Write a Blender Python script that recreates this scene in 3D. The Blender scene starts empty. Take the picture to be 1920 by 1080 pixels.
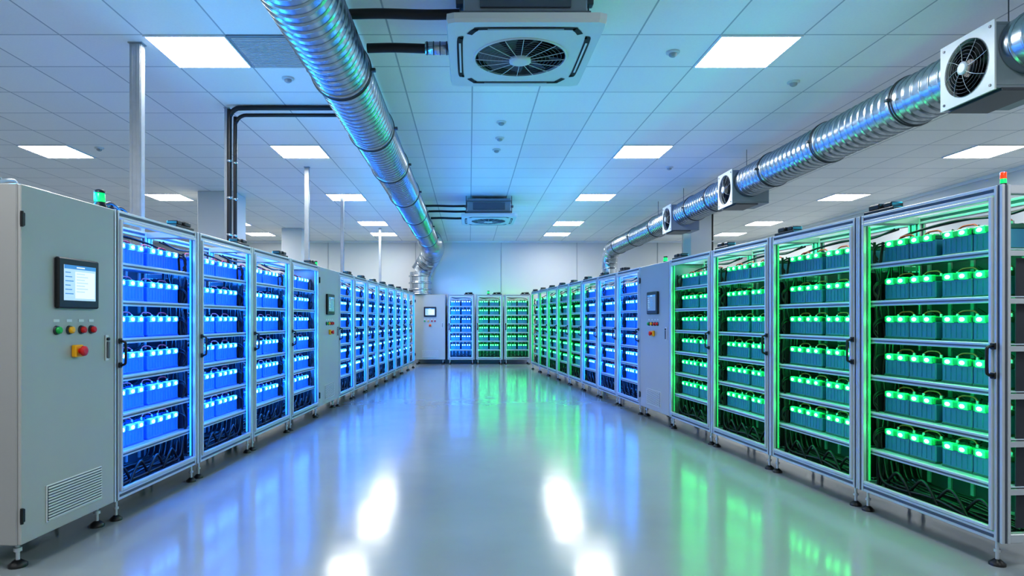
import bpy, bmesh, math, random
from mathutils import Vector, Matrix
random.seed(7)
scene = bpy.context.scene
COL = scene.collection
scene.view_settings.view_transform = 'Standard'
try: scene.view_settings.look = 'Medium High Contrast'
except Exception: pass
scene.view_settings.exposure = 0.2

# ------------------------------------------------------------------ materials
def mat(name, color, rough=0.5, metal=0.0, noise=0.0, nscale=8.0, bump=0.0, emit=None, estr=0.0, spec=None, rvar=0.0, nosample=False):
    m = bpy.data.materials.new(name); m.use_nodes = True
    nt = m.node_tree; b = nt.nodes["Principled BSDF"]
    b.inputs["Base Color"].default_value = (*color, 1)
    b.inputs["Roughness"].default_value = rough
    b.inputs["Metallic"].default_value = metal
    if spec is not None: b.inputs["Specular IOR Level"].default_value = spec
    if emit:
        b.inputs["Emission Color"].default_value = (*emit, 1)
        b.inputs["Emission Strength"].default_value = estr
    if nosample: m.cycles.emission_sampling = 'NONE'
    if noise or bump or rvar:
        tc = nt.nodes.new("ShaderNodeTexCoord")
        n = nt.nodes.new("ShaderNodeTexNoise"); n.inputs["Scale"].default_value = nscale
        n.inputs["Detail"].default_value = 3
        nt.links.new(tc.outputs["Object"], n.inputs["Vector"])
        if noise:
            mx = nt.nodes.new("ShaderNodeMix"); mx.data_type = 'RGBA'
            mx.inputs[6].default_value = (*[c*(1-noise) for c in color], 1)
            mx.inputs[7].default_value = (*[min(1, c*(1+noise)) for c in color], 1)
            nt.links.new(n.outputs["Fac"], mx.inputs[0])
            nt.links.new(mx.outputs[2], b.inputs["Base Color"])
        if rvar:
            mr = nt.nodes.new("ShaderNodeMapRange")
            mr.inputs["To Min"].default_value = max(0.02, rough-rvar); mr.inputs["To Max"].default_value = rough+rvar
            nt.links.new(n.outputs["Fac"], mr.inputs["Value"]); nt.links.new(mr.outputs[0], b.inputs["Roughness"])
        if bump:
            bp = nt.nodes.new("ShaderNodeBump"); bp.inputs["Strength"].default_value = bump
            bp.inputs["Distance"].default_value = 0.02
            nt.links.new(n.outputs["Fac"], bp.inputs["Height"]); nt.links.new(bp.outputs[0], b.inputs["Normal"])
    return m

M = {}
M['alu'] = mat("aluminium", (0.55,0.59,0.65), 0.36, 0.45, noise=0.06, nscale=5)
M['aludark'] = mat("aluminium_slot", (0.11,0.13,0.17), 0.45, 0.4, noise=0.05)
M['shelf'] = mat("shelf_metal", (0.50,0.60,0.72), 0.38, 0.2, noise=0.06)
M['black'] = mat("black_plastic", (0.010,0.011,0.014), 0.4, noise=0.1)
M['rubber'] = mat("black_cable", (0.010,0.011,0.015), 0.42, noise=0.1)
M['darkback'] = mat("dark_shade_panel", (0.03,0.036,0.050), 0.6, 0.0, noise=0.2, nscale=12)  # near-black sheets that stand in for shade inside the racks
M['cab'] = mat("cabinet_paint", (0.40,0.405,0.41), 0.42, 0.0, noise=0.03, nscale=3, bump=0.02)
M['cabside'] = mat("cabinet_side_paint", (0.35,0.355,0.36), 0.45, 0.0, noise=0.03, nscale=3)
M['grey'] = mat("grey_metal", (0.14,0.16,0.19), 0.45, 0.3, noise=0.08)
M['midgrey'] = mat("fan_blade_grey", (0.24,0.28,0.33), 0.4, 0.0, noise=0.05)
M['white'] = mat("white_plastic", (0.63,0.65,0.67), 0.4, noise=0.03)
M['red'] = mat("red_plastic", (0.6,0.01,0.01), 0.35, noise=0.05)
M['redcable'] = mat("red_cable", (0.70,0.03,0.02), 0.4, noise=0.05)
M['yellow'] = mat("yellow_plastic", (0.85,0.42,0.01), 0.35, noise=0.05)
M['greenb'] = mat("green_plastic", (0.01,0.40,0.08), 0.35, noise=0.05)
M['galv'] = mat("galvanised_steel", (0.48,0.53,0.59), 0.27, 1.0, noise=0.05, nscale=2)
M['galvdark'] = mat("clamp_steel", (0.10,0.11,0.13), 0.4, 0.8, noise=0.1)
M['strut'] = mat("strut_steel", (0.40,0.44,0.48), 0.35, 0.7, noise=0.12, nscale=20)
M['wall'] = mat("wall_paint", (0.62,0.64,0.65), 0.6, noise=0.02, nscale=1.5)
M['trim'] = mat("trim_paint", (0.35,0.38,0.42), 0.5, noise=0.04)
M['panel'] = mat("light_diffuser", (1,1,1), 0.5, noise=0.01, emit=(1.0,0.995,0.965), estr=28)
M['frame'] = mat("light_frame", (0.8,0.82,0.84), 0.5, noise=0.02)
M['screen'] = mat("screen_glow", (0.05,0.05,0.05), 0.2, noise=0.05, emit=(0.40,0.62,0.8), estr=0.85, nosample=True)
M['screenui'] = mat("screen_blue_ui", (0.05,0.05,0.05), 0.2, noise=0.05, emit=(0.03,0.20,0.5), estr=0.9, nosample=True)
M['screenwh'] = mat("screen_white_ui", (0.05,0.05,0.05), 0.2, noise=0.05, emit=(0.7,0.82,0.95), estr=0.85, nosample=True)
M['screendk'] = mat("screen_dark_ui", (0.05,0.05,0.05), 0.2, noise=0.05, emit=(0.10,0.20,0.34), estr=0.7, nosample=True)
M['case_b'] = mat("battery_case_blue_lit", (0.03,0.22,0.92), 0.4, noise=0.1)  # blue LED light on the cases is put into this base colour
M['case_g'] = mat("battery_case_slate", (0.035,0.19,0.34), 0.4, noise=0.1)
M['lid_b'] = mat("battery_lid_blue", (0.02,0.12,0.55), 0.4, noise=0.1)
M['lid_g'] = mat("battery_lid_dark", (0.02,0.12,0.09), 0.4, noise=0.1)
M['glow_b'] = mat("blue_strip_glow", (0.02,0.06,0.4), 0.3, noise=0.02, emit=(0.003,0.14,1.0), estr=1.2, nosample=True)
M['core_b'] = mat("blue_led_core", (0.3,0.5,1), 0.3, noise=0.02, emit=(0.09,0.38,1.0), estr=42)
M['halo_b'] = mat("blue_led_bloom", (0.1,0.2,0.8), 0.3, noise=0.02, emit=(0.04,0.29,1.0), estr=2.4, nosample=True)  # blue bloom around each LED, painted as a glowing surround
M['glow_g'] = mat("green_strip_base", (0.0,0.22,0.08), 0.3, noise=0.02, emit=(0.0,0.5,0.08), estr=0.45, nosample=True)
M['core_g'] = mat("green_led_core", (0.3,1,0.5), 0.3, noise=0.02, emit=(0.035,1.0,0.16), estr=34)
M['halo_g'] = mat("green_led_bloom", (0.1,0.8,0.3), 0.3, noise=0.02, emit=(0.005,0.9,0.13), estr=1.05, nosample=True)  # green LED bloom built as emissive colour around the core
M['tube_b'] = mat("blue_tube_light", (0.1,0.2,0.6), 0.3, noise=0.02, emit=(0.02,0.27,1.0), estr=1.9)
M['tube_g'] = mat("green_tube_light", (0.1,0.6,0.2), 0.3, noise=0.02, emit=(0.0,0.50,0.11), estr=0.5)
M['bar_b'] = mat("blue_fill_bar", (0.1,0.2,0.6), 0.3, noise=0.02, emit=(0.01,0.24,1.0), estr=95)  # blue fill added to brighten the battery fronts, no real fixture
M['bar_g'] = mat("green_fill_bar", (0.1,0.6,0.2), 0.3, noise=0.02, emit=(0.0,0.9,0.20), estr=28)  # green counterpart of the added battery fill
M['side_b'] = mat("blue_side_fill", (0.1,0.2,0.6), 0.3, noise=0.02, emit=(0.01,0.25,1.0), estr=62)  # added side fill for the blue bays, hidden behind the post
M['side_g'] = mat("green_side_fill", (0.1,0.6,0.2), 0.3, noise=0.02, emit=(0.0,0.9,0.18), estr=18)  # added side fill for the green bays, hidden behind the post
M['beacon_g'] = mat("green_beacon", (0.02,0.5,0.12), 0.25, noise=0.02, emit=(0.0,0.8,0.15), estr=0.9, nosample=True)
M['beacon_r'] = mat("red_beacon", (0.7,0.04,0.01), 0.25, noise=0.02, emit=(1.0,0.06,0.01), estr=0.7, nosample=True)
M['hole'] = mat("dark_recess", (0.006,0.007,0.010), 0.6, noise=0.1)

TX,TY=0.675,0.66
def ceiling_mat():
    m = bpy.data.materials.new("ceiling_tiles"); m.use_nodes = True
    nt = m.node_tree; b = nt.nodes["Principled BSDF"]; b.inputs["Roughness"].default_value = 0.5
    tc = nt.nodes.new("ShaderNodeTexCoord"); sp = nt.nodes.new("ShaderNodeSeparateXYZ")
    nt.links.new(tc.outputs["Object"], sp.inputs[0])
    def M_(op, a, bb=None):
        n = nt.nodes.new("ShaderNodeMath"); n.operation = op
        for i, v in enumerate((a, bb)):
            if v is None: continue
            if isinstance(v, (int, float)): n.inputs[i].default_value = v
            else: nt.links.new(v, n.inputs[i])
        return n.outputs[0]
    ds = []; cells = []
    for ax, off, T in ((0, 0.03, TX), (1, 5.87, TY)):
        t = M_('DIVIDE', M_('SUBTRACT', sp.outputs[ax], off), T)
        fr = M_('FRACT', t)
        cells.append(M_('FLOOR', t))
        ds.append(M_('ABSOLUTE', M_('SUBTRACT', fr, 0.5)))
    mxd = M_('MAXIMUM', ds[0], ds[1])
    line = M_('GREATER_THAN', mxd, 0.4895)
    cb = nt.nodes.new("ShaderNodeCombineXYZ")
    nt.links.new(cells[0], cb.inputs[0]); nt.links.new(cells[1], cb.inputs[1])
    wn = nt.nodes.new("ShaderNodeTexWhiteNoise"); nt.links.new(cb.outputs[0], wn.inputs["Vector"])
    ns = nt.nodes.new("ShaderNodeTexNoise"); ns.inputs["Scale"].default_value = 60
    nt.links.new(tc.outputs["Object"], ns.inputs["Vector"])
    v = M_('ADD', M_('MULTIPLY', wn.outputs["Value"], 0.05), M_('MULTIPLY', ns.outputs["Fac"], 0.06))
    v = M_('ADD', v, 0.82)
    c1 = nt.nodes.new("ShaderNodeCombineColor")
    nt.links.new(v, c1.inputs[0]); nt.links.new(v, c1.inputs[1]); nt.links.new(M_('MULTIPLY', v, 0.98), c1.inputs[2])
    mx = nt.nodes.new("ShaderNodeMix"); mx.data_type = 'RGBA'
    nt.links.new(line, mx.inputs[0]); nt.links.new(c1.outputs[0], mx.inputs[6]); mx.inputs[7].default_value = (0.44,0.47,0.50,1)
    nt.links.new(mx.outputs[2], b.inputs["Base Color"])
    return m
M['ceil'] = ceiling_mat()

def floor_mat():
    m = bpy.data.materials.new("epoxy_floor"); m.use_nodes = True
    nt = m.node_tree; b = nt.nodes["Principled BSDF"]
    tc = nt.nodes.new("ShaderNodeTexCoord")
    n = nt.nodes.new("ShaderNodeTexNoise"); n.inputs["Scale"].default_value = 1.2; n.inputs["Detail"].default_value = 6
    nt.links.new(tc.outputs["Object"], n.inputs["Vector"])
    cr = nt.nodes.new("ShaderNodeValToRGB")
    cr.color_ramp.elements[0].position = 0.3; cr.color_ramp.elements[0].color = (0.235,0.275,0.30,1)
    cr.color_ramp.elements[1].position = 0.7; cr.color_ramp.elements[1].color = (0.265,0.305,0.33,1)
    nt.links.new(n.outputs["Fac"], cr.inputs[0]); nt.links.new(cr.outputs[0], b.inputs["Base Color"])
    mr = nt.nodes.new("ShaderNodeMapRange"); mr.inputs["To Min"].default_value = 0.12; mr.inputs["To Max"].default_value = 0.19
    nt.links.new(n.outputs["Fac"], mr.inputs["Value"]); nt.links.new(mr.outputs[0], b.inputs["Roughness"])
    n2 = nt.nodes.new("ShaderNodeTexNoise"); n2.inputs["Scale"].default_value = 2.2; n2.inputs["Detail"].default_value = 2
    nt.links.new(tc.outputs["Object"], n2.inputs["Vector"])
    bp = nt.nodes.new("ShaderNodeBump"); bp.inputs["Strength"].default_value = 0.05; bp.inputs["Distance"].default_value = 0.05
    nt.links.new(n2.outputs["Fac"], bp.inputs["Height"]); nt.links.new(bp.outputs[0], b.inputs["Normal"])
    b.inputs["Specular IOR Level"].default_value = 0.6
    return m
M['floor'] = floor_mat()

# ------------------------------------------------------------------ mesh builder
class MB:
    def __init__(s): s.v=[]; s.f=[]; s.m=[]; s.s=[]; s.mats=[]
    def mi(s, k):
        if k not in s.mats: s.mats.append(k)
        return s.mats.index(k)
    def add(s, vs, fs, k, smooth=False):
        o=len(s.v); s.v += [tuple(v) for v in vs]; i=s.mi(k)
        for f in fs: s.f.append([a+o for a in f]); s.m.append(i); s.s.append(smooth)
    def box(s, x0,x1,y0,y1,z0,z1,k, b=0.0):
        if b<=0:
            vs=[(x,y,z) for x in(x0,x1) for y in(y0,y1) for z in(z0,z1)]
            s.add(vs,[(0,1,3,2),(4,6,7,5),(0,4,5,1),(2,3,7,6),(0,2,6,4),(1,5,7,3)],k); return
        lo=(x0,y0,z0); hi=(x1,y1,z1); vs=[]; idx={}
        for c in [(a,d,e) for a in(0,1) for d in(0,1) for e in(0,1)]:
            for ax in range(3):
                p=[]
                for j in range(3):
                    e=(hi if c[j] else lo)[j]
                    if j!=ax: e += -b if c[j] else b
                    p.append(e)
                idx[(c,ax)]=len(vs); vs.append(p)
        fs=[]
        for ax in range(3):
            o=[j for j in range(3) if j!=ax]
            for sg in (0,1):
                q=[]
                for (p1,p2) in ((0,0),(1,0),(1,1),(0,1)):
                    c=[0,0,0]; c[ax]=sg; c[o[0]]=p1; c[o[1]]=p2; q.append(idx[(tuple(c),ax)])
                fs.append(q)
            for p1 in(0,1):
                for p2 in(0,1):
                    c0=[0,0,0]; c0[o[0]]=p1; c0[o[1]]=p2; c1=list(c0); c1[ax]=1
                    fs.append([idx[(tuple(c0),o[0])],idx[(tuple(c1),o[0])],idx[(tuple(c1),o[1])],idx[(tuple(c0),o[1])]])
        for c in [(a,d,e) for a in(0,1) for d in(0,1) for e in(0,1)]:
            fs.append([idx[(c,0)],idx[(c,1)],idx[(c,2)]])
        s.add(vs,fs,k)
    def sweep(s, pts, rs, k, seg=10, closed=False, caps=True, smooth=True):
        pts=[Vector(p) for p in pts]; n=len(pts)
        if not hasattr(rs,'__len__'): rs=[rs]*n
        tans=[]
        for i in range(n):
            if closed: t=pts[(i+1)%n]-pts[i-1]
            else: t=pts[min(i+1,n-1)]-pts[max(i-1,0)]
            if t.length<1e-9: t=tans[-1] if tans else Vector((0,0,1))
            tans.append(t.normalized())
        up=Vector((0,0,1)) if abs(tans[0].z)<0.9 else Vector((1,0,0))
        nrm=(up-tans[0]*up.dot(tans[0])).normalized(); vs=[]
        for i in range(n):
            t=tans[i]; nrm=(nrm-t*nrm.dot(t)).normalized(); bn=t.cross(nrm)
            for j in range(seg):
                a=2*math.pi*j/seg
                vs.append(pts[i]+(nrm*math.cos(a)+bn*math.sin(a))*rs[i])
        fs=[]
        for i in range(n if closed else n-1):
            i2=(i+1)%n
            for j in range(seg):
                j2=(j+1)%seg; fs.append((i*seg+j,i*seg+j2,i2*seg+j2,i2*seg+j))
        s.add(vs,fs,k,smooth)
        if caps and not closed:
            s.add(vs[:seg],[tuple(range(seg))],k); s.add(vs[-seg:],[tuple(range(seg))],k)
    def cyl(s,p0,p1,r,k,seg=16,r2=None): s.sweep([p0,p1],[r,r if r2 is None else r2],k,seg)
    def ring(s,c,R,r,k,axis='z',n=32,seg=6):
        pts=[]
        for i in range(n):
            a=2*math.pi*i/n; u,v=R*math.cos(a),R*math.sin(a)
            pts.append({'z':(c[0]+u,c[1]+v,c[2]),'y':(c[0]+u,c[1],c[2]+v),'x':(c[0],c[1]+u,c[2]+v)}[axis])
        s.sweep(pts,r,k,seg,closed=True)
    def merge(s, o, mtx):
        off=len(s.v); s.v += [tuple(mtx@Vector(v)) for v in o.v]
        mp=[s.mi(k) for k in o.mats]
        for f,m,sm in zip(o.f,o.m,o.s): s.f.append([a+off for a in f]); s.m.append(mp[m]); s.s.append(sm)
    def mesh(s, name):
        me=bpy.data.meshes.new(name); me.from_pydata(s.v,[],s.f); 
        for k in s.mats: me.materials.append(M[k])
        me.polygons.foreach_set("material_index", s.m); me.polygons.foreach_set("use_smooth", s.s)
        bm=bmesh.new(); bm.from_mesh(me); bmesh.ops.recalc_face_normals(bm, faces=bm.faces); bm.to_mesh(me); bm.free()
        me.update(); return me

def ob(name, data, parent=None, loc=(0,0,0), rot=(0,0,0), scale=(1,1,1), **props):
    me = data.mesh(name) if isinstance(data, MB) else data
    o=bpy.data.objects.new(name, me); COL.objects.link(o)
    o.location=loc; o.rotation_euler=rot; o.scale=scale
    if parent: o.parent=parent
    for k,v in props.items(): o[k]=v
    return o
def empty(name, loc=(0,0,0), rz=0.0, **props):
    o=ob(name, None, None, loc, (0,0,rz), **props); o.empty_display_size=0.1; return o
def copy_tree(src, loc, rz=None, scale=None):
    c=src.copy(); COL.objects.link(c); c.location=loc
    if rz is not None: c.rotation_euler=(0,0,rz)
    if scale is not None: c.scale=scale
    def rec(a,b):
        for ch in a.children:
            d=ch.copy(); COL.objects.link(d); d.parent=b; rec(ch,d)
    rec(src,c)
    return c
def catmull(P, n=6):
    P=[Vector(p) for p in P]; Q=[P[0]]+P+[P[-1]]; out=[]
    for i in range(1,len(Q)-2):
        for j in range(n):
            t=j/n; a,b,c,d=Q[i-1],Q[i],Q[i+1],Q[i+2]
            out.append(0.5*((2*b)+(c-a)*t+(2*a-5*b+4*c-d)*t*t+(3*b-a-3*c+d)*t**3))
    out.append(Q[-2]); return out

# ------------------------------------------------------------------ room
CZ=3.62
def shell(name,x0,x1,y0,y1,z0,z1,k,label):
    m=MB(); m.box(x0,x1,y0,y1,z0,z1,k); return ob(name,m,kind="structure",label=label,category=name.split('_')[0])
shell("floor",-9.5,8.4,-3.5,19.0,-0.1,0,'floor',"glossy pale grey epoxy floor")
shell("ceiling",-9.5,8.4,-3.5,19.0,CZ,CZ+0.1,'ceil',"suspended ceiling of square white tiles")
shell("wall_back",-9.6,8.5,19.0,19.1,-0.1,CZ+0.1,'wall',"plain pale wall behind the racks")
shell("wall_front",-9.6,8.5,-3.6,-3.5,-0.1,CZ+0.1,'wall',"plain pale wall")
shell("wall_left",-9.6,-9.5,-3.5,19.0,-0.1,CZ+0.1,'wall',"plain pale wall")
shell("wall_right",8.4,8.5,-3.5,19.0,-0.1,CZ+0.1,'wall',"plain pale wall")
shell("baseboard_back",-9.5,8.4,18.98,19.0,0,0.1,'trim',"grey baseboard")
shell("baseboard_right",8.38,8.4,-3.5,18.98,0,0.1,'trim',"grey baseboard")
m=MB(); m.box(8.36,8.4,-3.5,19.0,CZ-0.05,CZ,'frame'); m.box(-9.5,8.36,18.96,19.0,CZ-0.05,CZ,'frame')
ob("trim_1",m,kind="structure",label="white edge trim under the ceiling",category="trim")
m=MB()
for x in (-4.2,-1.6,0.95,3.2,5.6): m.box(x-0.006,x+0.006,18.985,19.0,0.1,CZ-0.05,'trim')
ob("trim_2",m,kind="structure",label="thin vertical wall panel joints",category="trim")
for i,(x0,x1,y0,y1) in enumerate([(-4.93,-4.27,11.57,12.2),(-4.80,-4.28,16.3,16.8),(4.82,5.28,13.9,14.4)]):
    mm=MB(); mm.box(x0,x1,y0,y1,0,CZ,'wall',0.01); mm.box(x0-0.015,x1+0.015,y0-0.015,y1+0.015,0,0.1,'trim')
    ob("column",mm,kind="structure",label="square white structural column reaching the ceiling",category="column")

# ------------------------------------------------------------------ ceiling lights
def ceiling_light():
    e=empty("ceiling_light",(0,0,0),label="square recessed white LED ceiling light panel",category="ceiling light",group="ceiling light panels")
    a=MB(); h=TX/2; g=TY/2
    for (x0,x1,y0,y1) in ((-h,h,-g,-g+0.015),(-h,h,g-0.015,g),(-h,-h+0.015,-g+0.015,g-0.015),(h-0.015,h,-g+0.015,g-0.015)):
        a.box(x0,x1,y0,y1,-0.014,0,'frame')
    ob("light_frame",a,e)
    b=MB(); h-=.016; g-=.016; b.add([(-h,-g,-.01),(h,-g,-.01),(h,g,-.01),(-h,g,-.01)],[(0,3,2,1)],'panel')
    ob("diffuser",b,e)
    return e
first=None
for X in [0.03+TX*(k+.5) for k in (-9,-4,3,10)]:
    for Y in (-1.06,2.24,5.54,8.84,12.14,15.44,17.42):
        if first is None: first=ceiling_light(); first.location=(X,Y,CZ)
        else: copy_tree(first,(X,Y,CZ))
m=MB(); m.box(-0.33,0.33,-0.33,0.33,-0.012,0,'midgrey',0.002)
for i in range(20): m.box(-0.30,0.30,-0.30+i*0.031,-0.287+i*0.031,-0.018,-0.012,'white')
ob("ceiling_vent",m,loc=(0.03-TX*2.5,5.54,CZ),label="square grey louvred ceiling vent beside a light",category="vent")
sd=None
for px,py in ((937,258),(1488,153),(1262,97),(540,146),(940,228),(931,280),(186,277),(1255,313),(745,330)):
    Y=1197*2.32/(598-py); X=(px-880)*Y/1197
    if sd is None:
        sd=empty("smoke_detector",(X,Y,CZ),label="small round white ceiling smoke detector",category="smoke detector",group="ceiling detectors")
        a=MB(); a.sweep([(0,0,0),(0,0,-0.012),(0,0,-0.018)],[0.058,0.058,0.05],'white',20); ob("base",a,sd)
        b=MB(); b.sweep([(0,0,-0.018),(0,0,-0.035),(0,0,-0.045)],[0.035,0.033,0.018],'trim',20); ob("sensor_head",b,sd)
    else: copy_tree(sd,(X,Y,CZ))

# ------------------------------------------------------------------ battery rack
SH=[1.67,1.42,1.17,0.92,0.67,0.42]; D=0.46
def post(m,x0,y0,z0,z1,s=0.05):
    e=0.007; c=0.0165
    m.box(x0+e,x0+s-e,y0+e,y0+s-e,z0,z1,'aludark')
    for dx in (0,s-c):
        for dy in (0,s-c): m.box(x0+dx,x0+dx+c,y0+dy,y0+dy+c,z0,z1,'alu',0.002)
def rack_meshes(W,mir,col,seed):
    R=random.Random(seed); X=(lambda x: W-x) if mir else (lambda x:x)
    def bx(m,x0,x1,*a,**k):
        a0,a1=X(x0),X(x1); m.box(min(a0,a1),max(a0,a1),*a,**k)
    P={}
    f=MB(); z0,z1=0.13,2.0; s=0.05
    for x in (0.001,W-s-0.001):
        for y in (0,D-s): post(f,x,y,z0,z1)
    for z in (z0,z1-s):
        for y in (0.003,D-s+0.003):
            f.box(s,W-s,y,y+s-0.006,z,z+0.016,'alu',0.002); f.box(s,W-s,y,y+s-0.006,z+s-0.016,z+s,'alu',0.002)
            f.box(s,W-s,y+0.006,y+s-0.012,z+0.016,z+s-0.016,'aludark')
        for x in (0.004,W-s+0.002):
            f.box(x,x+s-0.006,s,D-s,z+0.002,z+s-0.002,'alu',0.003)
    for z in SH:
        for x in (0.012,W-0.012-0.02): f.box(x,x+0.02,s,D-s,z-0.04,z-0.012,'alu')
    P['frame']=f
    d=MB(); a=0.052; w=0.020; y0,y1=-0.012,0.012
    d.box(a,a+w,y0,y1,0.185,1.945,'alu',0.003); d.box(W-a-w,W-a,y0,y1,0.185,1.945,'alu',0.003)
    d.box(a+w,W-a-w,y0,y1,0.185,0.185+w,'alu',0.003); d.box(a+w,W-a-w,y0,y1,1.945-w,1.945,'alu',0.003)
    P['door']=d
    h=MB(); hx=X(0.045)
    h.sweep(catmull([(hx,-0.012,1.00),(hx,-0.04,1.01),(hx,-0.045,1.035),(hx,-0.045,1.125),(hx,-0.04,1.15),(hx,-0.012,1.16)],4),0.008,'black',8)
    h.box(hx-0.016,hx+0.016,-0.014,-0.004,0.985,1.02,'black',0.003); h.box(hx-0.016,hx+0.016,-0.014,-0.004,1.14,1.175,'black',0.003)
    P['handle']=h
    sh=MB(); sh.box(0.03,W-0.03,0.055,D-0.052,-0.006,0,'shelf')
    sh.box(0.052,W-0.052,0.040,0.055,-0.034,0.002,'shelf',0.003)
    sh.box(0.052,W-0.052,0.036,0.040,-0.022,-0.012,'aludark')
    P['shelf']=sh
    lb=MB(); lb.add([(0.09,0.0565,-0.030),(W-0.09,0.0565,-0.030),(W-0.09,0.0565,-0.010),(0.09,0.0565,-0.010)],[(0,1,2,3)],'bar_'+col)  # unseen glowing strip added behind the shelf lip to light the batteries
    P['added_fill_bar']=lb
    bp=MB(); bp.box(0.052,W-0.052,D-0.03,D-0.02,0.16,1.80,'darkback')  # dark sheets added so the rack interior reads as shaded
    bp.box(0.034,0.040,0.11,D-0.05,0.20,1.62,'darkback'); bp.box(W-0.040,W-0.034,0.11,D-0.05,0.20,1.62,'darkback')
    bp.box(0.052,W-0.052,0.055,D-0.05,0.150,0.156,'darkback')
    for i in range(6):
        xx=0.12+i*(W-0.24)/5; bp.box(xx-0.012,xx+0.012,D-0.042,D-0.03,0.2,1.78,'midgrey')
    P['shade_panel']=bp
    ft=MB(); ft.cyl((0,0,0.02),(0,0,0.132),0.009,'alu',10); ft.sweep([(0,0,0),(0,0,0.012),(0,0,0.026),(0,0,0.032)],[0.038,0.038,0.022,0.014],'black',16)
    ft.cyl((0,0,0.07),(0,0,0.085),0.016,'alu',6); P['foot']=ft
    t=MB(); xs=X(W-0.080)
    t.box(xs-0.005,xs+0.005,0.020,0.030,0.21,1.92,'tube_'+col)
    P['light_tube']=t
    t=MB(); xs=X(0.054); t.add([(xs,0.016,0.21),(xs,0.040,0.21),(xs,0.040,1.92),(xs,0.016,1.92)],[(0,1,2,3)],'side_'+col)  # unseen glowing strip added at the near post to light the bay
    P['side_fill']=t
    t=MB(); t.add([(0.09,0.052,1.962),(W-0.09,0.052,1.962),(W-0.09,0.052,1.985),(0.09,0.052,1.985)],[(0,1,2,3)],'bar_'+col)  # glowing fill strip added behind the top rail
    P['top_fill']=t
    c=MB()
    for i in range(6):
        x=W-0.066-0.004*i; yy=0.09+0.035*i
        pts=[(X(x+R.uniform(-.007,.007)),yy+R.uniform(-.02,.02),0.17+k*0.15) for k in range(12)]
        c.sweep(catmull(pts,3),0.009,'rubber',6)
    for z in SH:
        for q in range(3):
            zz=z+0.10+R.uniform(-.02,.02); dx=0.05+0.03*q
            pts=[(X(W-0.075),0.09,zz-0.08),(X(W-0.06),0.075,zz-0.04),(X(W-0.075),0.07,zz),(X(W-0.078),0.12,zz+0.03),(X(W-0.09),0.315,zz+0.04),(X(W-0.14-dx),0.335,zz+0.05),(X(W-0.35),0.335,zz+0.02)]
            c.sweep(catmull(pts,4),0.006,'rubber',6)
        for q in range(4):
            xa=0.1+q*(W-0.34)/4; 
            pts=[(X(xa),0.315+0.01*q,z+0.15),(X(xa+0.06),0.34,z+0.10+R.uniform(-.02,.02)),(X(xa+0.14),0.35,z+0.14),(X(xa+0.20),0.325,z+0.19)]
            c.sweep(catmull(pts,3),0.006,'rubber',5)
    for i in range(7):
        y=0.09+0.045*i; z=0.168+0.004*(i%3)
        pts=[(X(0.07),y,z),(X(W*0.25),y+R.uniform(-.01,.01),z+0.02*R.random()),(X(W*0.5),y,z+0.06*R.random()),(X(W*0.75),y+R.uniform(-.01,.01),z+0.03),(X(W-0.12),y,z+0.05),(X(W-0.08),y,z+0.16)]
        c.sweep(catmull(pts,5),0.010,'rubber',7)
    for i in range(4):
        x=0.10+i*(W-0.47)/3; pts=[(X(x),0.09,0.175),(X(x+0.05),0.075,0.27),(X(x+0.12),0.085,0.30),(X(x+0.2),0.10,0.24),(X(x+0.26),0.12,0.18)]
        c.sweep(catmull(pts,5),0.009,'rubber',7)
    for q in range(2):
        pts=[(X(0.10),0.38-0.03*q,1.935),(X(W*0.3),0.37-0.03*q,1.91-0.015*q),(X(W*0.6),0.37-0.03*q,1.915),(X(W-0.13),0.33,1.89),(X(W-0.08),0.25,1.85)]
        c.sweep(catmull(pts,5),0.008,'rubber',7)
    P['cable_bundle']=c
    k=MB()
    bx(k,W-0.30,W-0.03,0.02,0.14,2.0,2.025,'black',0.004)
    bx(k,W-0.27,W-0.20,0.03,0.12,2.025,2.06,'black',0.008); bx(k,W-0.16,W-0.06,0.03,0.12,2.025,2.065,'black',0.008)
    k.sweep(catmull([(X(W-0.20),0.07,2.045),(X(W-0.18),0.07,2.055),(X(W-0.16),0.07,2.045)],3),0.012,'rubber',8)
    P['top_connector']=k
    return {n:v.mesh(n) for n,v in P.items()}
cache={}
def make_rack(W,mir,col,loc,rz,label):
    key=(round(W,2),mir,col)
    if key not in cache: cache[key]=rack_meshes(W,mir,col,len(cache)+3)
    P=cache[key]
    e=empty("battery_rack",loc,rz,label=label,category="battery rack",group="battery racks")
    ob("frame",P['frame'],e)
    dr=ob("door",P['door'],e); ob("handle",P['handle'],dr,label="black pull handle")
    for z in SH:
        s_=ob("shelf",P['shelf'],e,(0,0,z)); ob("added_fill_bar",P['added_fill_bar'],s_)
    ob("added_fill_bar",P['top_fill'],e); ob("added_fill_bar",P['side_fill'],e)
    ob("shade_panel",P['shade_panel'],e)
    for x in (0.06,W-0.06):
        for y in (0.03,D-0.03): ob("foot",P['foot'],e,(x,y,0))
    ob("light_tube",P['light_tube'],e)
    ob("cable_bundle",P['cable_bundle'],e,kind="stuff"); ob("top_connector",P['top_connector'],e,label="black cable connector")
    return e

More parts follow.
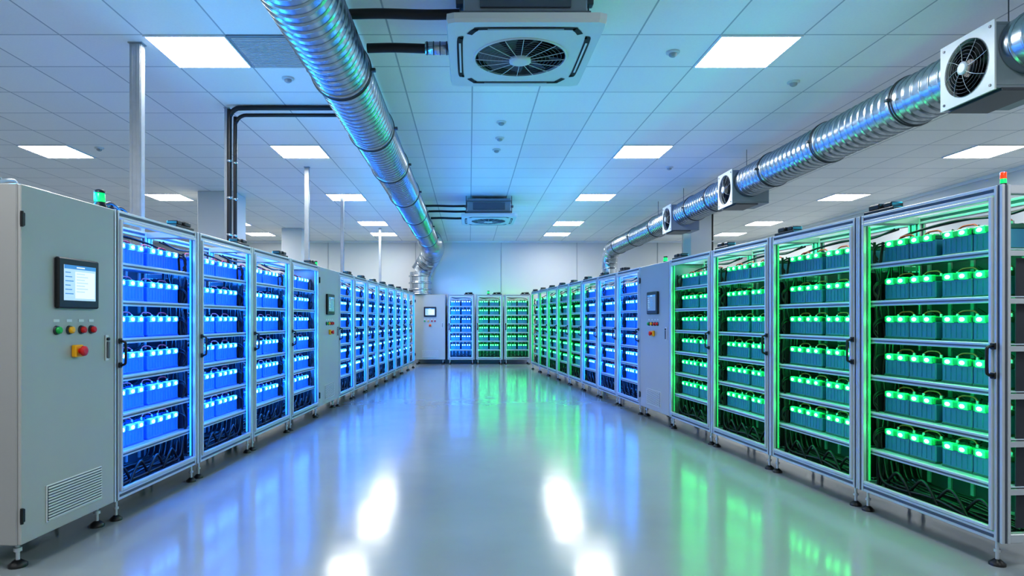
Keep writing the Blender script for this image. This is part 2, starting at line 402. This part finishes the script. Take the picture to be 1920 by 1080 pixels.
# ------------------------------------------------------------------ battery
BW,BD,BH=0.2,0.17,0.135
BZ=1.12
LEDX=(0.052,0.148)
def led(s,col,x,n=8):
    zc=0.113; r=0.0125; y=-0.0125
    s.add([(x+1.5*r*math.cos(2*math.pi*(i+.5)/n),y-0.001,zc+r*0.9*math.sin(2*math.pi*(i+.5)/n)) for i in range(n)],[tuple(range(n))],'core_'+col)
def battery_parts(col):
    c=MB(); kc='case_'+col; kl='lid_'+col
    c.box(0,BW,0,BD,0.004,0.100,kc,0.006); c.box(-0.001,BW+0.001,-0.002,BD+0.002,0,0.012,kl,0.002)
    for i in range(5): c.box(0.022+i*0.036,0.028+i*0.036,-0.003,0.001,0.018,0.086,kc)
    l=MB(); l.box(0.002,BW-0.002,0.002,BD-0.002,0.100,0.125,kl,0.005)
    for i in range(4): l.cyl((0.04+i*0.04,0.125,0.125),(0.04+i*0.04,0.125,0.131),0.012,'black',10)
    l.box(0.06,0.14,0.045,0.06,0.125,0.133,'black',0.003)
    s=MB(); s.box(0.006,BW-0.006,-0.008,0.034,0.098,0.130,'glow_'+col,0.004)
    for x in LEDX:
        s.box(x-0.031,x+0.031,-0.0122,0.026,0.096,0.1325,'halo_'+col,0.005)
        led(s,col,x)
    t=MB(); t.cyl((0,0,0.125),(0,0,0.142),0.010,'strut',10,0.008)
    k=MB(); k.sweep(catmull([(0.035,0.07,0.14),(0.06,0.075,0.155),(0.10,0.08,0.158),(0.14,0.075,0.155),(0.165,0.07,0.14)],3),0.005,'redcable',6)
    return dict(case=c,lid=l,light_strip=s,terminal=t,cable=k)
BP={}
for col in 'bg': BP[col]=battery_parts(col)
BPM={c:{n:v.mesh(n) for n,v in BP[c].items()} for c in BP}
def proto(col,loc,rz,sc):
    word={'b':'blue','g':'green'}[col]
    e=empty("battery",loc,rz,label=("blue-lit" if col=='b' else "slate blue")+" rack battery with glowing %s LED strip"%word,category="battery",group=word+"-lit batteries on rack shelves")
    e.scale=sc; P=BPM[col]
    ob("case",P['case'],e); ob("lid",P['lid'],e); ob("light_strip",P['light_strip'],e)
    t=ob("terminal",P['terminal'],e,(0.035,0.07,0)); ob("terminal",t.data,e,(0.165,0.07,0)); ob("cable",P['cable'],e,label="red jumper cable")
    return e
def single(col,full=True):
    s=MB(); P=BP[col]; I=Matrix.Identity(4)
    if full: s.merge(P['case'],I); s.merge(P['lid'],I)
    else:
        s.box(0,BW,0,BD,0,0.100,'case_'+col); s.box(0.002,BW-0.002,0.002,BD-0.002,0.100,0.125,'lid_'+col)
    s.box(0.006,BW-0.006,-0.008,0.034,0.098,0.130,'glow_'+col)
    for x in LEDX:
        s.box(x-0.031,x+0.031,-0.0122,0.028,0.096,0.1335,'halo_'+col); led(s,col,x,6 if full else 4)
    s.sweep([(0.035,0.07,0.125),(0.05,0.075,0.15),(0.10,0.08,0.155),(0.15,0.075,0.15),(0.165,0.07,0.125)],0.005,'redcable',4)
    return s

racks=[]
def place_rack(W,mir,col,loc,rz):
    word='blue' if col=='b' else 'green'
    if abs(rz)<0.01: lab="aluminium battery rack lit %s against the end wall"%word
    else: lab="aluminium-framed open battery rack glowing with %s LEDs"%word
    e=make_rack(W,mir,col,loc,rz,lab); racks.append((math.hypot(loc[0],loc[1]),loc,rz,W,mir,col)); return e

aL=0.0607; aR=-0.0865
def left_pt(Y): return (-2.506+aL*Y, Y, 0)
def right_pt(Y): return (3.051+aR*Y, Y, 0)
rzL=math.atan2(1,aL); rzR=math.atan2(-1,-aR)
nL=math.hypot(1,aL); nR=math.hypot(1,aR)
for i in range(4):
    p=(8.46-4.067)/4; place_rack(p*nL,False,'b',left_pt(4.067+i*p),rzL)
for i in range(8):
    p=0.96; place_rack(p*nL,False,'b',left_pt(9.44+i*p),rzL)
for i in range(4):
    p=(7.63-3.31)/4; place_rack(p*nR,True,'g',right_pt(3.31+(i+1)*p),rzR)
for i in range(8):
    p=1.0; place_rack(p*nR,True,'b' if i<3 else 'g',right_pt(8.62+(i+1)*p),rzR)
for x,c in ((-0.62,'b'),(0.19,'g'),(1.0,'g')):
    place_rack(0.77,False,c,(x,18.3,0),0.0)

slots=[]
for r in racks:
    dist,loc,rz,W,mir,col=r
    sc=(W-0.085-0.062-0.105)/4/ BW
    w=BW*sc
    mt=Matrix.Translation(loc)@Matrix.Rotation(rz,4,'Z')
    for z in SH:
        xs=[0.088,0.088+w+0.005,0.088+2*w+0.05,0.088+3*w+0.055]
        for x in xs:
            x0=W-x-w if mir else x
            p=mt@Vector((x0,0.112,z+0.001)); slots.append((dist,p,rz,sc,col))
slots.sort(key=lambda s:s[0])
protos={}; protos2={}
near=[s for s in slots if s[0]<8.2][:210]
rest=slots[len(near):]; mid=rest[:300-len(near)]; far=rest[300-len(near):]
for d_,p,rz,sc,col in near:
    S=(sc,1,BZ)
    if col not in protos: protos[col]=proto(col,p,rz,S)
    else: copy_tree(protos[col],p,rz,S)
for d_,p,rz,sc,col in mid:
    if col not in protos2:
        word={'b':'blue','g':'green'}[col]
        protos2[col]=ob("battery",single(col),None,p,(0,0,rz),(sc,1,BZ),label=("blue-lit" if col=='b' else "slate blue")+" rack battery with glowing %s LED strip"%word,category="battery",group=word+"-lit batteries on rack shelves")
    else:
        c=protos2[col].copy(); COL.objects.link(c); c.location=p; c.rotation_euler=(0,0,rz); c.scale=(sc,1,BZ)
fm=MB(); lo={c:single(c,False) for c in 'bg'}
for d_,p,rz,sc,col in far:
    fm.merge(lo[col], Matrix.Translation(p)@Matrix.Rotation(rz,4,'Z')@Matrix.Diagonal((sc,1,BZ,1)))
ob("battery",fm,kind="stuff",label="many small rack batteries with blue and green LED strips",category="batteries",group="distant rack batteries")

# ------------------------------------------------------------------ control cabinets
def make_cabinet(W,loc,rz,label,depth=0.6,dim=False):
    e=empty("control_cabinet",loc,rz,label=label,category="control cabinet",group="control cabinets")
    H0,H1=0.13,2.0
    b=MB(); b.box(0,W,0.02,depth,H0,H1,'cabside',0.006); ob("body",b,e)
    cx=W*0.5 if W>0.85 else 0.415
    d=MB(); d.box(0.004,W-0.004,0,0.02,H0+0.004,H1-0.004,'cab',0.004); dr=ob("door",d,e)
    for z in (1.815,0.285):
        h=MB(); h.box(-0.008,0.022,-0.012,0.0,z-0.035,z+0.035,'black',0.004); h.cyl((0.0,-0.008,z-0.04),(0.0,-0.008,z+0.04),0.008,'black',8); ob("hinge",h,dr)
    hx=W-0.085
    h=MB(); h.box(hx-0.016,hx+0.016,-0.008,0,1.04,1.20,'white',0.004); h.box(hx-0.009,hx+0.009,-0.022,-0.008,1.055,1.16,'grey',0.004); h.cyl((hx,-0.02,1.175),(hx,0,1.175),0.010,'black',10)
    ob("handle",h,dr)
    v=MB(); v0,v1=cx-0.235,cx+0.235
    v.box(v0,v1,-0.006,0.0,0.195,0.395,'white',0.002)
    v.box(v0+0.006,v1-0.006,-0.0075,-0.006,0.201,0.389,'grey')
    for i in range(12): v.box(v0+0.008,v1-0.008,-0.014,-0.0075,0.204+i*0.0155,0.2125+i*0.0155,'white',0.002)
    ob("vent_grille",v,dr)
    x0,x1=cx-0.175,cx+0.175
    t=MB(); t.box(x0,x1,-0.03,0,1.36,1.645,'black',0.008)
    hm=ob("touch_screen",t,e,label="black-bezelled touch screen")
    sc=MB(); k='screendk' if dim else 'screen'
    sx0,sx1,sz0,sz1=x0+0.04,x1-0.04,1.405,1.605
    sc.box(sx0,sx1,-0.033,-0.030,sz0,sz1,k)
    sc.box(sx0,sx1,-0.0345,-0.033,sz1-0.022,sz1,'screenui')
    sc.box(sx0+0.10,sx0+0.17,-0.0352,-0.0345,sz1-0.015,sz1-0.008,'screenwh')
    for i in range(6): sc.box(sx0+0.008,sx0+0.05+0.012*(i%3),-0.0345,-0.033,sz1-0.045-i*0.024,sz1-0.040-i*0.024,'screenui' if not dim else 'screen')
    if not dim: sc.box(sx0+0.09,sx1-0.01,-0.0342,-0.033,sz0+0.012,sz1-0.035,'screenwh')
    for i in range(7): sc.box(sx0+0.10,sx0+0.17+0.014*((i*2)%4),-0.0352,-0.0342,sz1-0.05-i*0.017,sz1-0.045-i*0.017,'screen' if not dim else 'screenui')
    ob("display",sc,hm)
    for i,(x,c) in enumerate(((-0.155,'greenb'),(-0.052,'yellow'),(0.050,'red'),(0.140,'red'))):
        q=MB(); q.sweep([(cx+x,0,1.237),(cx+x,-0.012,1.237)],[0.026,0.024],'galvdark',18); q.sweep([(cx+x,-0.012,1.237),(cx+x,-0.026,1.237),(cx+x,-0.03,1.237)],[0.019,0.019,0.012],c,18)
        q.box(cx+x-0.022,cx+x+0.022,-0.003,0,1.283,1.298,'white')
        ob("push_button",q,e,label={'greenb':'green','yellow':'yellow','red':'red'}[c]+" push button")
    q=MB(); q.box(cx-0.035,cx+0.035,-0.03,0,1.08,1.15,'yellow',0.006); es=ob("emergency_stop",q,e,label="yellow box with red mushroom button")
    q=MB(); q.sweep([(cx,-0.03,1.115),(cx,-0.045,1.115),(cx,-0.05,1.115),(cx,-0.062,1.115),(cx,-0.066,1.115)],[0.016,0.016,0.03,0.028,0.015],'red',18); ob("button_head",q,es)
    for x in (0.07,W-0.07):
        for y in (0.07,depth-0.07):
            ft=MB(); ft.cyl((x,y,0.02),(x,y,0.135),0.010,'alu',10); ft.sweep([(x,y,0),(x,y,0.014),(x,y,0.03),(x,y,0.036)],[0.045,0.045,0.026,0.016],'black',16); ft.cyl((x,y,0.08),(x,y,0.1),0.02,'alu',6); ob("foot",ft,e)
    return e
make_cabinet(0.785*nL,left_pt(3.28),rzL,"tall light grey control cabinet with lit screen, first in row",0.6)
make_cabinet(0.97*nL,left_pt(8.465),rzL,"light grey control cabinet between blue battery racks",0.46,True)
make_cabinet(0.98*nR,right_pt(8.615),rzR,"light grey control cabinet between green and blue racks",0.46,True)
make_cabinet(0.87,(-1.56,18.3,0),0.0,"light grey control cabinet against the end wall",0.6)

def beacon(loc,colors,s=1.0,label=""):
    e=empty("beacon_light",loc,0,label=label,category="warning light",group="status beacons"); e.scale=(s,s,s)
    b=MB(); b.sweep([(0,0,0),(0,0,0.012),(0,0,0.02),(0,0,0.03)],[0.038,0.038,0.03,0.03],'black',18); ob("base",b,e)
    z=0.03
    for c in colors:
        q=MB(); q.sweep([(0,0,z),(0,0,z+0.045),(0,0,z+0.055)],[0.029,0.029,0.022],c,18); ob("lens",q,e); z+=0.05
    q=MB(); q.sweep([(0,0,z+0.002),(0,0,z+0.016),(0,0,z+0.022)],[0.03,0.029,0.015],'black' if len(colors)<2 else colors[-1],18); ob("cap",q,e)
def on(ptf,Y,inw,sgn): 
    p=ptf(Y); return (p[0]+sgn*inw,p[1],2.0)
beacon(on(left_pt,4.01,0.06,-1),['beacon_g'],1.1,"green beacon light on top of the grey cabinet")
beacon(on(right_pt,3.37,0.06,1),['beacon_g','beacon_r'],0.5,"stacked red and green beacon on the battery rack")
beacon(on(left_pt,8.7,0.12,-1),['beacon_g'],0.9,"green beacon light on top of the grey cabinet")
beacon(on(right_pt,8.05,0.12,1),['beacon_g'],0.9,"green beacon light on top of the grey cabinet")
beacon((0.55,18.4,2.0),['beacon_g'],1.1,"green beacon light on top of the end rack")

p=left_pt(3.66); m=MB()
m.box(0,0.30,0,0.24,0,0.07,'white',0.006); m.box(0.05,0.25,0.04,0.20,0.07,0.085,'midgrey',0.004)
ob("junction_box",m,loc=(p[0]-0.27,p[1]+0.03,2.0),rot=(0,0,rzL),label="pale metal junction box lying on the cabinet",category="junction box")
m=MB()
m.sweep(catmull([(0,0,0.012),(0,0.10,0.02),(0.01,0.2,0.06),(0.0,0.28,0.07),(-0.02,0.32,0.04),(-0.02,0.35,0.012)],5),0.012,'strut',10)
m.sweep(catmull([(-0.06,0.02,0.012),(-0.05,0.12,0.05),(-0.06,0.22,0.09),(-0.07,0.3,0.05),(-0.07,0.33,0.012)],5),0.010,'strut',10)
ob("conduit",m,loc=(-2.55,3.30,2.0),label="bent silver conduits on the cabinet top",category="conduit")
for Y,ptf in ((4.14,left_pt),(4.32,left_pt)):
    q=ptf(Y); m=MB()
    m.sweep(catmull([(0,0,0.012),(0.0,0.05,0.05),(0,0.12,0.07),(0,0.2,0.05),(0,0.26,0.012)],5),0.013,'rubber',10)
    m.box(-0.03,0.03,0.10,0.15,0.0,0.05,'black',0.008)
    ob("cable",m,loc=(q[0]-0.14-0.05*(Y-4.14)*5,q[1],2.0),label="looped black cable lying on the rack top",category="cable")

# ------------------------------------------------------------------ ducts
def duct_mb(path,r,pitch=0.12,seg=40,rib=0.006):
    P=[Vector(p) for p in path]; L=[0]
    for a,b in zip(P,P[1:]): L.append(L[-1]+(b-a).length)
    def at(s):
        for i in range(len(P)-1):
            if s<=L[i+1]+1e-9: return P[i].lerp(P[i+1],(s-L[i])/(L[i+1]-L[i]))
        return P[-1]
    st=[];rr=[]; s=0; w=0.008/pitch
    while s<L[-1]:
        for ds,dr in ((0.01,0),(0.2,0),(0.4,0),(0.6,0),(1-4*w-.01,0),(1-3.6*w,0.0),(1-3*w,rib),(1-1.6*w,rib),(1-w,0.0)):
            q=s+ds*pitch
            if q<L[-1] and (not st or q>last+1e-4): st.append(at(q)); rr.append(r+dr); last=q
        s+=pitch
    st.append(P[-1]); rr.append(r)
    m=MB(); m.sweep(st,rr,'galv',seg); return m
def rods(e,lst,r=0.004):
    for (x,y,z0,z1) in lst:
        h=MB(); h.cyl((x,y,z0),(x,y,z1),r,'galvdark',6); ob("hanger_rod",h,e)
def clamp(parent,x,y,z,r,top=CZ,side=1,rod=True):
    m=MB()
    m.sweep([(x,y-0.04,z),(x,y-0.038,z),(x,y-0.036,z),(x,y+0.036,z),(x,y+0.038,z),(x,y+0.04,z)],[r+0.002,r+0.012,r+0.013,r+0.013,r+0.012,r+0.002],'galv',40)
    m.ring((x,y-0.016,z),r+0.014,0.007,'galvdark','y',40); m.ring((x,y+0.016,z),r+0.014,0.007,'galvdark','y',40)
    m.box(x+r+0.008,x+r+0.05,y-0.02,y+0.02,z-0.012,z+0.012,'galvdark',0.003)
    m.box(x-r-0.05,x-r-0.008,y-0.02,y+0.02,z-0.012,z+0.012,'galvdark',0.003)
    ob("clamp_ring",m,parent)
    if rod: rods(parent,[(x,y,z+r+0.012,top)],0.005)
LX,LZ,LR=-0.984,3.21,0.215
e=empty("ventilation_duct",(0,0,0),label="large galvanised spiral duct hung below the ceiling",category="duct")
ob("pipe",duct_mb([(LX,-3.4,LZ),(LX,16.05,LZ)],LR,0.10,40,0.009),e)
def arcp(n=24):
    out=[Vector((LX,16.0,LZ+0.02)),Vector((LX,16.5,LZ+0.04)),Vector((LX,17.0,LZ+0.05)),Vector((LX,17.4,LZ+0.05))]
    for i in range(1,n+1):
        a=math.pi/2*i/n; r=0.62
        t=math.sin(a); out.append(Vector((LX+(-1.43-LX)*(1-math.cos(a)),17.4+1.18*t,LZ+0.05-r*(1-math.cos(a)))))
    return out
ap=arcp(); ob("elbow",duct_mb(ap,0.30,0.30,44,0.004),e)
ex,ey,ez=ap[-1]
ob("riser",duct_mb([(ex,ey,ez+0.02),(ex,ey,2.0)],0.30,0.3,40,0.004),e)
for z in (2.0,2.14,2.32,2.52):
    m=MB(); m.sweep([(ex,ey,z),(ex,ey,z+0.001),(ex,ey,z+0.04),(ex,ey,z+0.041)],[0.30,0.335,0.335,0.30],'galv',32); ob("collar",m,e)
m=MB(); m.sweep([(LX,15.9,LZ+0.01),(LX,16.0,LZ+0.01),(LX,16.06,LZ+0.015),(LX,16.08,LZ+0.02)],[0.22,0.30,0.31,0.30],'galv',40); ob("collar",m,e)
for y in (1.9,3.3,4.9,6.4,7.9,9.6,11.4,13.2,15.0): clamp(e,LX,y,LZ,LR)
RX,RZ,RR=3.73,3.13,0.195
e=empty("ventilation_duct",(0,0,0),label="galvanised spiral duct with inline fan boxes",category="duct")
m=MB()
segs=[(-3.4,4.262),(4.735,8.515),(8.975,11.095),(11.555,16.55)]
for a,b in segs: m.merge(duct_mb([(RX,a,RZ),(RX,b,RZ)],RR,0.10,40,0.009),Matrix.Identity(4))
ob("pipe",m,e)
arc=[Vector((RX,16.5,RZ))]+[Vector((RX,16.5+0.5*math.sin(math.pi/2*i/16),RZ-0.5*(1-math.cos(math.pi/2*i/16)))) for i in range(1,17)]
ob("elbow",duct_mb(arc,RR+0.01,0.2,40,0.004),e)
ob("riser",duct_mb([(RX,17.0,RZ-0.48),(RX,17.0,0.0)],RR-0.01,0.3),e)
for i,y in enumerate((2.6,3.6,5.35,6.6,7.8,9.6,10.5,12.6,14.2,15.8)): clamp(e,RX,y,RZ,RR,rod=(i==7))

def blades(m,R,n,k,z0=-0.02,pitch=0.035,hub=0.06,wid=1.0):
    for i in range(n):
        a0=2*math.pi*i/n; vs=[]; N=6
        for j in range(N+1):
            r=hub+(R-hub)*j/N; w=(0.42+0.35*(j/N))*wid; sw=0.35*(j/N)
            for s_,z in ((-1,-pitch),(0,0.006),(1,pitch)):
                a=a0+sw+s_*w*0.5; vs.append((r*math.cos(a),r*math.sin(a),z0+z))
        fs=[]
        for j in range(N):
            for q in range(2): fs.append((j*3+q,j*3+q+1,(j+1)*3+q+1,(j+1)*3+q))
        m.add(vs,fs,k,True)
def guard(m,R,hub,k,nr=8,ns=10,z=0.0,t=0.0035,dome=0.0,k2=None,swirl=0.25):
    for i in range(nr):
        r=hub+(R-hub)*(i+1)/nr; m.ring((0,0,z+dome*(1-(r/R)**2)),r,t,k,'z',36,5)
    for i in range(ns):
        a=2*math.pi*i/ns; pts=[]
        for j in range(6):
            r=hub*0.8+(R-hub*0.8)*j/5; aa=a+swirl*j/5; pts.append((r*math.cos(aa),r*math.sin(aa),z+0.004*(1 if dome>=0 else -1)+dome*(1-(r/R)**2)))
        m.sweep(pts,t*1.3,k2 or k,5)
def fan_box(y0,y1):
    z0,z1=2.845,3.29; x0,x1=3.5,4.0; cy=(y0+y1)/2; cz=(z0+z1)/2
    e=empty("duct_fan",(x0,cy,cz),label="square metal fan box with round guard on the duct",category="fan",group="inline duct fans")
    hy=(y1-y0)/2; hz=(z1-z0)/2; dx=x1-x0
    b=MB(); t=0.02
    b.box(0.012,dx,-hy,hy,hz-t,hz,'midgrey',0.003); b.box(0.012,dx,-hy,hy,-hz,-hz+t,'midgrey',0.003)
    b.box(0.012,dx,-hy,-hy+t,-hz+t,hz-t,'midgrey',0.003); b.box(0.012,dx,hy-t,hy,-hz+t,hz-t,'midgrey',0.003); b.box(dx-t,dx,-hy+t,hy-t,-hz+t,hz-t,'midgrey')
    b.box(0.10,0.12,-hy+t,hy-t,-hz+t,hz-t,'hole')
    b.box(0.05,0.35,-hy-0.01,hy+0.01,-hz-0.02,-hz,'galvdark',0.003)
    ob("housing",b,e)
    f=MB(); n=48; R=0.195; o=[];i_=[]
    for j in range(n):
        a=2*math.pi*j/n; c,s=math.cos(a),math.sin(a); q=max(abs(c),abs(s)); sx=(hy+0.012)/q*c; sz=(hz+0.012)/q*s
        o.append((sx,sz)); i_.append((R*c,R*s))
    vs=[(0,a,b_) for a,b_ in o]+[(0,a,b_) for a,b_ in i_]+[(0.012,a,b_) for a,b_ in o]+[(0.03,a,b_) for a,b_ in i_]
    fs=[]
    for j in range(n):
        k=(j+1)%n; fs += [(j,k,n+k,n+j),(j,k,2*n+k,2*n+j),(n+j,n+k,3*n+k,3*n+j)]
    f.add(vs,fs,'white')
    for sy in (-1,1):
        for sz in (-1,1): f.cyl((-0.004,sy*(hy-0.025),sz*(hz-0.025)),(0,sy*(hy-0.025),sz*(hz-0.025)),0.01,'galvdark',8)
    ob("face_plate",f,e)
    R0=(0,-math.pi/2,0)
    g=MB(); guard(g,0.195,0.045,'galvdark',6,8,0.004,0.0018,0.02,'strut'); ob("fan_guard",g,e,rot=R0)
    h=MB(); h.sweep([(0,0,0.018),(0,0,0.03),(0,0,0.034)],[0.045,0.045,0.03],'white',20); ob("hub",h,e,rot=R0)
    bl=MB(); blades(bl,0.185,7,'black',-0.05,wid=0.7); bl.cyl((0,0,-0.09),(0,0,-0.02),0.06,'black',16); ob("fan_blades",bl,e,rot=R0)
    rods(e,[(0.3,0.0,hz,CZ-cz)])
fan_box(4.266,4.73); fan_box(8.52,8.97); fan_box(11.10,11.55)

# ------------------------------------------------------------------ ceiling cassette units
def cassette(X,Y):
    Z=3.2
    e=empty("air_conditioner",(X,Y,Z),label="white ceiling cassette air conditioner with round fan grille",category="air conditioner",group="ceiling air conditioners")
    hx,hy=0.52,0.57
    b=MB(); b.box(-0.41,0.41,-0.44,0.44,0.06,0.36,'midgrey',0.01); b.box(-0.43,0.43,-0.46,0.46,0.10,0.125,'grey',0.003); b.box(-0.43,0.43,-0.46,0.46,0.30,0.315,'grey',0.003)
    b.box(-0.30,0.30,-0.455,-0.44,0.15,0.28,'aludark',0.004)
    for sx in (-1,1):
        for sy in (-1,1): b.box(sx*0.43-0.03,sx*0.43+0.03,sy*0.36-0.03,sy*0.36+0.03,0.2,0.24,'galvdark',0.004)
    ob("housing",b,e)
    f=MB(); n=96; R=0.325; o=[];i_=[]
    for j in range(n):
        a=2*math.pi*(j+0.5)/n; c,s=math.cos(a),math.sin(a)
        q=(abs(c/hx)**36+abs(s/hy)**36)**(-1/36); o.append((q*c,q*s)); i_.append((R*c,R*s))
    vs=[(a,b_,0.022) for a,b_ in o]+[(a*0.985,b_*0.985,0.0) for a,b_ in o]+[(a,b_,0) for a,b_ in i_]+[(a,b_,0.05) for a,b_ in i_]+[(a,b_,0.06) for a,b_ in o]
    fs=[]
    for j in range(n):
        k=(j+1)%n
        for L_ in range(3): fs.append((L_*n+j,L_*n+k,(L_+1)*n+k,(L_+1)*n+j))
        fs.append((j,k,4*n+k,4*n+j))
    f.add(vs,fs,'white'); f.add([(a,b_,0.06) for a,b_ in o],[tuple(range(n))],'white')
    f.ring((0,0,0),R+0.008,0.009,'white','z',48,8)
    ob("fascia",f,e)
    for ang,L,off in ((0,0.27,0.475),(90,0.28,0.435),(180,0.27,0.475),(270,0.28,0.435)):
        m=MB()
        pts=[(-L-0.10,-off+0.085),(-L-0.06,-off+0.02),(-L,-off),(L,-off),(L+0.06,-off+0.02),(L+0.10,-off+0.085)]
        if ang in (90,270): pts=pts[1:-1]
        P=catmull([(x,y,0) for x,y in pts],5); w=0.020; vs=[];N=len(P)
        for i_2 in range(N):
            t=(P[min(i_2+1,N-1)]-P[max(i_2-1,0)]).normalized(); nn=Vector((-t.y,t.x,0))
            vs += [P[i_2]+nn*w+Vector((0,0,-0.002)),P[i_2]-nn*w+Vector((0,0,-0.002))]
        m.add(vs,[(2*q,2*q+1,2*q+3,2*q+2) for q in range(N-1)],'hole')
        m.box(-L+0.02,L-0.02,-off-0.007,-off+0.007,-0.006,-0.003,'midgrey' if ang in (0,180) else 'white',0.001)
        ob("air_outlet",m,e,rot=(0,0,math.radians(ang)))
    g=MB(); guard(g,R,0.075,'grey',9,16,-0.006,0.0020,-0.012,'white',0.0); ob("fan_guard",g,e)
    h=MB(); h.sweep([(0,0,-0.012),(0,0,-0.03),(0,0,-0.034)],[0.08,0.078,0.05],'white',28); ob("hub",h,e)
    bl=MB(); blades(bl,0.31,9,'grey',0.028,0.018,0.08,0.62); ob("fan_blades",bl,e)
    dk=MB(); dk.cyl((0,0,0.052),(0,0,0.058),R-.002,'hole',40); dk.sweep([(0,0,0.004),(0,0,0.052)],R-.0015,'hole',40,caps=False); ob("fan_recess",dk,e)
    rods(e,[(sx*0.43,sy*0.36,0.1,CZ-Z) for sx in (-1,1) for sy in (-1,1)],0.006)
cassette(0.37,4.65); cassette(0.37,12.4)
def hpipe(y,z,x0,x1,r,label,sleeve=True):
    e=empty("refrigerant_pipe",(0,0,0),label=label,category="pipe")
    m=MB(); m.sweep(catmull([(x0,y,z),(x0+(x1-x0)*0.3,y,z+0.004),(x0+(x1-x0)*0.7,y,z-0.004),(x1,y,z)],5),r,'rubber',14); ob("insulation",m,e)
    if sleeve:
        L=(x1-x0); s=MB(); s.sweep([(x1-L*0.38,y,z),(x1-L*0.379,y,z),(x1-L*0.041,y,z),(x1-L*0.04,y,z)],[r,r*1.35,r*1.35,r],'galv',16)
        for k in range(5): s.ring((x1-L*(0.36-0.07*k),y,z),r*1.35,0.004,'galvdark','x',20,5)
        ob("coupling",s,e)
hpipe(4.74,3.31,-0.758,-0.064,0.034,"black insulated pipe with silver coupling to the air conditioner")
hpipe(4.44,3.42,-0.832,-0.064,0.034,"black insulated pipe to the air conditioner",False)
for y,z,xa in ((12.15,3.45,-0.865),(12.35,3.38,-0.795),(12.6,3.288,-0.76)): hpipe(y,z,xa,-0.066,0.021,"thin black insulated pipe to the air conditioner",False)

# ------------------------------------------------------------------ struts and pipes
def strut(x,y,w,z1=CZ):
    m=MB(); t=0.008
    m.box(-w/2,w/2,-w*0.3,-w*0.3+t,0,z1,'strut',0.002); m.box(-w/2,-w/2+t,-w*0.3+t,w*0.3,0,z1,'strut'); m.box(w/2-t,w/2,-w*0.3+t,w*0.3,0,z1,'strut')
    m.box(-w*0.34,-w*0.26,-w*0.3-0.003,-w*0.3,0.01,z1-0.01,'strut'); m.box(w*0.10,w*0.42,-w*0.3-0.004,-w*0.3,0.01,z1-0.01,'strut',0.002)
    m.box(-w*0.8,w*0.8,-w*0.6,w*0.6,0,0.008,'strut'); m.box(-w*0.6,w*0.6,-w*0.4,w*0.4,z1-0.008,z1,'strut')
    ob("support_post",m,loc=(x,y,0),label="ribbed galvanised steel post from floor to ceiling",category="post",group="steel support posts")
strut(-2.80,5.38,0.10); strut(-2.665,7.02,0.05); strut(-2.48,9.75,0.07); strut(-2.37,11.9,0.06); strut(-2.28,16.3,0.06); strut(5.15,15.3,0.09)
def vpipe(pts,r,label):
    e=empty("black_conduit",(0,0,0),label=label,category="pipe")
    m=MB(); m.sweep(catmull(pts,5),r,'rubber',12); ob("pipe",m,e)
    x,y,_=pts[0]
    for z in (0.8,1.6,2.2,2.6,3.0):
        k=MB(); k.sweep([(x,y,z),(x,y,z+.001),(x,y,z+0.025),(x,y,z+0.026)],[r,r+0.004,r+0.004,r],'galv',14); ob("pipe_clip",k,e)
vpipe([(-2.605,6.93,0),(-2.605,6.93,1.5),(-2.605,6.93,3.40),(-2.595,6.93,3.51),(-2.54,6.93,3.575),(-2.42,6.93,3.59),(-1.8,6.93,3.59),(-1.15,6.93,3.59)],0.026,"black conduit rising behind racks and bending along ceiling")
vpipe([(-2.575,7.02,0),(-2.575,7.02,1.5),(-2.575,7.02,3.35),(-2.565,7.02,3.46),(-2.50,7.02,3.53),(-2.36,7.02,3.54),(-1.8,7.02,3.54),(-1.15,7.02,3.54)],0.02,"thin black conduit bending along the ceiling")
vpipe([(-2.40,12.08,0),(-2.40,12.08,2),(-2.40,12.08,CZ)],0.03,"straight black vertical conduit behind the racks")
vpipe([(5.36,14.1,0),(5.36,14.1,2),(5.36,14.1,CZ)],0.03,"straight black vertical conduit beside the column")

# ------------------------------------------------------------------ added fill lights that tint the ceiling blue
def lamp(name,loc,rot,size,sy,col,power,label):
    l=bpy.data.lights.new(name,'AREA'); l.shape='RECTANGLE'; l.size=size; l.size_y=sy; l.color=col; l.energy=power
    o=bpy.data.objects.new(name,l); COL.objects.link(o); o.location=loc; o.rotation_euler=rot; o["label"]=label; o["category"]="fill light"
for Y,ptf,s,c,p in ((5.5,left_pt,1,(0.02,0.50,1.0),24),(12.0,left_pt,1,(0.02,0.50,1.0),24),(5.5,right_pt,-1,(0.02,0.65,1.0),13),(12.0,right_pt,-1,(0.02,0.65,0.9),17)):
    q=ptf(Y); lamp("added_ceiling_fill",(q[0]-s*0.25,Y,2.09),(math.pi,s*1.15,0),0.06,4.5,c,p,"added fill light above the racks, tints the ceiling blue")  # added lights, tint the ceiling where no fixture exists

w=bpy.data.worlds.new("world"); scene.world=w; w.use_nodes=True
w.node_tree.nodes["Background"].inputs[0].default_value=(0.5,0.6,0.7,1); w.node_tree.nodes["Background"].inputs[1].default_value=0.3

cam=bpy.data.cameras.new("camera"); co=bpy.data.objects.new("camera",cam); COL.objects.link(co)
co.location=(0,0,1.3); co.rotation_euler=(math.pi/2,0,0); cam.lens=22.44; cam.sensor_width=36
cam.shift_x=80/1920; cam.shift_y=58/1920; cam.clip_start=0.05
scene.camera=co
